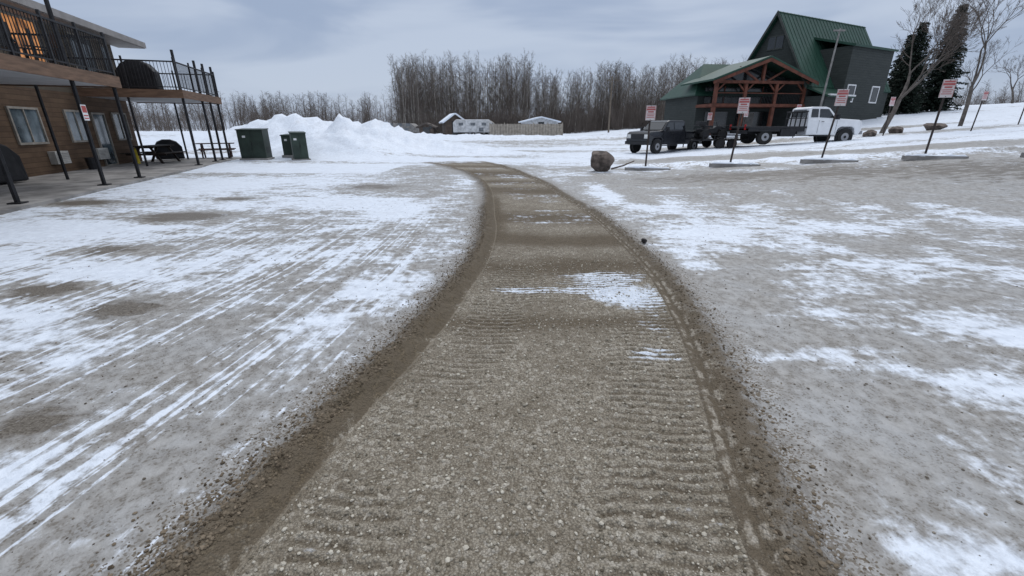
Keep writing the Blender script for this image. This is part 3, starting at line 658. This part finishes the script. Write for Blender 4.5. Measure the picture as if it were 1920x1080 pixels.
def camper(x,y,L,h,rz,ma):
    e=empty('camper_trailer',(x,y,hz(x,y)),rz)
    g=M(); g.prism([(-L/2,.4),(L/2,.4),(L/2+.1,1.0),(L/2-.1,h-.3),(L/2-.5,h),(-L/2+.4,h),(-L/2,h-.4)],-1.1,1.1,0); g.obj('body',ma,e,bevel=.08)
    g=M()
    for k in(-.3,0,.28): g.bb(L*k-.3,L*k+.3,-1.13,-1.09,1.25,1.6)
    g.bb(L*.15,L*.15+.6,-1.13,-1.09,.5,1.0); g.obj('windows',mat('camper_window',(.15,.16,.17),.2),e); g=M(); wheels(g,e,(-.4,.4),.33,2.1,.2)
camper(-5.2,62,5.2,2.0,.05,offw); camper(-15.6,66,4.2,1.6,-.1,greyw); camper(-3.9,66,2.5,1.9,.3,mat('tan_camper',(.40,.37,.32)))
g=M(); x=-2.9; i_=0
while x<6.6:
    g.bb(x,x+.17,-.02,.02,0,1.45+.04*math.sin(i_*2.7),i_%2); x+=.185; i_+=1
g.bb(-2.9,6.6,.03,.08,.4,.5); g.bb(-2.9,6.6,.03,.08,1.1,1.2)
for k in range(6): g.bb(-2.95+k*1.9,-2.83+k*1.9,.09,.2,0,1.6)
g.obj('wooden_fence',[mat('fence_tan',(.34,.30,.25)),mat('fence_tan_b',(.28,.245,.20))],None,loc=(0,60.5,hz(2,60.5)-.05),rz=.03)
# ------------------------------------------------------------------ trees
def perp(d):
    a=Vector((random.gauss(0,1),random.gauss(0,1),random.gauss(0,1))); a-=d*a.dot(d); return a.normalized()
def segs_aspen(H,seed,dens=1.):
    random.seed(seed); S_=[]; p=Vector((0,0,-.3)); d=Vector((random.gauss(0,.03),random.gauss(0,.03),1)).normalized(); n=12; R=.10*H/13
    pts=[p.copy()]
    for i in range(n):
        d=(d+Vector((random.gauss(0,.05),random.gauss(0,.05),.12))).normalized(); q=p+d*(H/n); S_.append((p,q,R*(1-i/n)**.8+.012,R*(1-(i+1)/n)**.8+.012,0)); p=q; pts.append(p.copy())
    nb=int(28*dens)
    for i in range(nb):
        f=.26+.72*(i/nb); k=f*n; j=min(n-1,int(k)); q=pts[j].lerp(pts[j+1],k-j)
        L=(1.1-f)*H*.22*random.uniform(.6,1.2)+.5; a=random.random()*6.28; e=random.uniform(.35,.8)
        dd=Vector((math.cos(a),math.sin(a),e)).normalized(); r0=.02*(1.2-f)+.008
        pp=q
        for s_ in range(3):
            dd=(dd+Vector((random.gauss(0,.14),random.gauss(0,.14),.15))).normalized(); q2=pp+dd*L/3; S_.append((pp,q2,r0*(1-s_/4),r0*(1-(s_+1)/4),1))
            for _ in range(3):
                d2=(dd+perp(dd)*.9+Vector((0,0,.1))).normalized(); st=pp.lerp(q2,random.random()); L2=L*random.uniform(.2,.42); e2=st+d2*L2; S_.append((st,e2,.008,.006,1))
                for __ in range(2):
                    d3=(d2+perp(d2)*.8).normalized(); s3=st.lerp(e2,random.uniform(.3,1)); S_.append((s3,s3+d3*L2*.6,.006,.004,1))
            pp=q2
    return S_
def segs_broad(H,seed,lean=(0,0),levels=6,spread=.5,r0=.17,first=.28):
    random.seed(seed); S_=[]
    def grow(p,d,L,r,lv):
        n=3
        for i in range(n):
            d=(d+perp(d)*.13+Vector((0,0,.05))).normalized(); q=p+d*L/n; r2=r*(1-.22/n*1.2); S_.append((p,q,r,r2,0 if lv<3 else 1)); p=q; r=r2
            if 1<lv<levels and random.random()<.55:
                grow(p,(d+perp(d)*.8).normalized(),L*.5,max(.006,r*.45),lv+2)
        if lv<levels:
            k=2 if random.random()<.6 else 3
            for i in range(k):
                dd=(d+perp(d)*random.uniform(.3,1.)*spread*1.5+Vector((lean[0],lean[1],.1))*.3).normalized(); grow(p,dd,L*random.uniform(.62,.86),max(.007,r*random.uniform(.55,.78)),lv+1)
    grow(Vector((0,0,-.3)),Vector((lean[0],lean[1],1)).normalized(),H*first,r0,0)
    return S_
def segs_bush(H,seed):
    random.seed(seed); S_=[]
    for i in range(14):
        a=random.random()*6.28; d=Vector((math.cos(a)*.35,math.sin(a)*.35,1)).normalized(); p=Vector((random.gauss(0,.5),random.gauss(0,.5),-.1)); L=H*random.uniform(.6,1)
        for s_ in range(3):
            d=(d+perp(d)*.15).normalized(); q=p+d*L/3; S_.append((p,q,.018-.004*s_,.014-.004*s_,1))
            for _ in range(3):
                st=p.lerp(q,random.random()); d2=(d+perp(d)*.6).normalized(); S_.append((st,st+d2*L*.3,.008,.006,1))
            p=q
    return S_
def segmesh(S_,n=3,rs=1.):
    P=np.array([s[0][:] for s in S_]);Q=np.array([s[1][:] for s in S_]);r0=np.array([s[2] for s in S_])*rs;r1=np.array([s[3] for s in S_])*rs;mi=np.array([s[4] for s in S_])
    d=Q-P; d/=np.linalg.norm(d,axis=1,keepdims=True)+1e-9
    h=np.where(np.abs(d[:,2:3])<.9,np.array([[0,0,1.]]),np.array([[1.,0,0]])); a=np.cross(d,h); a/=np.linalg.norm(a,axis=1,keepdims=True); b_=np.cross(d,a)
    V=[]
    for c,r in((P,r0),(Q,r1)):
        for i in range(n):
            t_=2*math.pi*i/n; V.append(c+r[:,None]*(a*math.cos(t_)+b_*math.sin(t_)))
    V=np.stack(V,1).reshape(-1,3); N_=len(S_)
    f=np.array([(i,(i+1)%n,n+(i+1)%n,n+i) for i in range(n)]); F_=(f[None]+(2*n*np.arange(N_))[:,None,None]).reshape(-1,4)
    return V,F_,np.repeat(mi,n)
bark_a=mat('aspen_bark',(.27,.25,.22),.8,.45,1.2); twig=mat('twigs',(.115,.095,.082),.9,.25,.3)
bark_d=mat('dark_bark',(.085,.07,.058),.9,.3,4)
def scatter(name,variants,places,mats):
    Vs=[];Fs=[];Ms=[];k=0
    for (x,y,s_,sz_) in places:
        V,F_,mi=variants[random.randrange(len(variants))]; a=random.random()*6.28; c,q=math.cos(a),math.sin(a)
        W=np.stack([(V[:,0]*c-V[:,1]*q)*s_+x,(V[:,0]*q+V[:,1]*c)*s_+y,V[:,2]*sz_+hz(x,y)],-1); Vs.append(W);Fs.append(F_+k);Ms.append(mi);k+=len(V)
    return fastmesh(name,np.concatenate(Vs),np.concatenate(Fs),mats,np.concatenate(Ms))
asp=[segmesh(segs_aspen(13,100+i)) for i in range(8)]
bus=[segmesh(segs_bush(4,200+i)) for i in range(6)]
random.seed(5); pl_=[]
for i in range(430):
    y=random.uniform(84,112); rr=random.uniform(-.245,.47)
    hgt=(1.08 if rr<.04 else .93)*random.uniform(.78,1.06)*(y/92)
    if rr>.04: hgt*=.95+.06*math.sin(rr*40)
    pl_.append((rr*y,y,hgt*.95,hgt))
scatter('aspen_forest',asp,pl_,[bark_a,twig])
pl_=[]
for i in range(430):
    y=random.uniform(118,160); rr=random.choice((random.uniform(-.95,-.22),random.uniform(-.95,-.22),random.uniform(.4,1.25)))
    s_=random.uniform(.5,.85)*y/135; pl_.append((rr*y,y,s_*1.3,s_))
scatter('distant_forest',asp,pl_,[bark_d,twig])
pl_=[]
for i in range(1100):
    if random.random()<.6: y=random.uniform(80,110); rr=random.uniform(-.25,.47)
    else: y=random.uniform(105,130); rr=random.uniform(-.95,1.2)
    s_=random.uniform(.6,1.4); pl_.append((rr*y,y,s_,s_))
scatter('undergrowth_brush',bus,pl_,[bark_d,twig])
def single(name,S_,x,y,mats,n=5,rs=1.,dz=0):
    V,F_,mi=segmesh(S_,n,rs); ob=fastmesh(name,V,F_,mats,mi); ob.location=(x,y,hz(x,y)+dz); return ob
barkt=mat('grey_bark',(.115,.10,.088),.9,.35,3,bump=.5,bscale=12)
single('bare_tree',segs_broad(11,31,(.14,0),7,.42,.2,.26),28,35,[barkt,twig],4,1.1)
single('bare_tree',segs_broad(12,61,(.16,0),7,.42,.18,.26),34.8,36,[barkt,twig],4,1.1)
single('bare_tree',segs_broad(7,41,(-.05,0),6,.6,.2,.2),-31,60,[bark_d,twig],4)
single('bare_tree',segs_broad(11,43,(0,0),6,.55,.2,.2),-27,84,[bark_d,twig],4)
single('bare_tree',segs_broad(10,47,(.1,0),7,.5,.18,.25),39,58,[barkt,twig],4,1.2)
single('bare_tree',segs_broad(9,53,(.05,0),7,.5,.18,.24),43.5,60,[barkt,twig],4,1.2)
single('bare_tree',segs_broad(8,49,(.1,0),6,.5,.15,.25),60,52,[barkt,twig],4)
single('bare_tree',segs_broad(9,67,(.05,0),6,.5,.15,.25),60,62,[barkt,twig],4,1.2)
single('bare_tree',segs_broad(8,71,(-.05,0),6,.5,.15,.25),68,64,[barkt,twig],4,1.2)
single('bare_tree',segs_broad(9,73,(.1,0),6,.5,.15,.25),55,64,[barkt,twig],4,1.2)
def spruce(name,x,y,H,R,seed):
    r=np.random.default_rng(seed)
    needles=mat('spruce_needles',(.016,.026,.018),.8,.4,1.5) if 'spruce_needles' not in D.materials else D.materials['spruce_needles']
    g=M(); g.cyl((0,0,-.3),(0,0,H),.16,.015,8)
    tri=[]
    z=.5
    while z<H-.1:
        f=1-z/H; L0=R*(f**.8)*(.75+.5*r.random())+.12; nb=int(9+5*f); a0=r.random()*6.28
        for k in range(nb):
            a=a0+6.283*k/nb+r.normal(0,.18); L=L0*(.6+.65*r.random()); ca,sa=math.cos(a),math.sin(a); m_=max(4,int(L/.10))
            for j in range(m_):
                q=(j+.6)/m_*L; zz=z-.28*q+.12*q*q/L0*.5
                wv=.10+.2*(1-j/m_)*min(1,L)
                for _ in range(4):
                    o1=r.normal(0,.5,3)*np.array([wv,wv,.10]); c=np.array([ca*q,sa*q,zz])+o1
                    d1=np.array([ca,sa,-.25])*.2+r.normal(0,.07,3); d2=np.array([-sa,ca,0])*.06*r.choice([-1,1])+r.normal(0,.03,3)
                    tri.append((c,c+d1+d2,c+d1*.9-d2-np.array([0,0,.07])))
        z+=.23+.07*r.random()
    T=np.array(tri).reshape(-1,3); F_=np.arange(len(T)).reshape(-1,3)
    e=empty(name,(x,y,hz(x,y)),0); g.obj('trunk',bark_d,e); o=fastmesh('foliage',T,F_,[needles]); o.parent=e
spruce('spruce_tree',51,57,11.3,2.2,1); spruce('spruce_tree',46.3,56,9.8,2.1,2); spruce('spruce_tree',48.6,60,9.,1.9,3)
print('done')
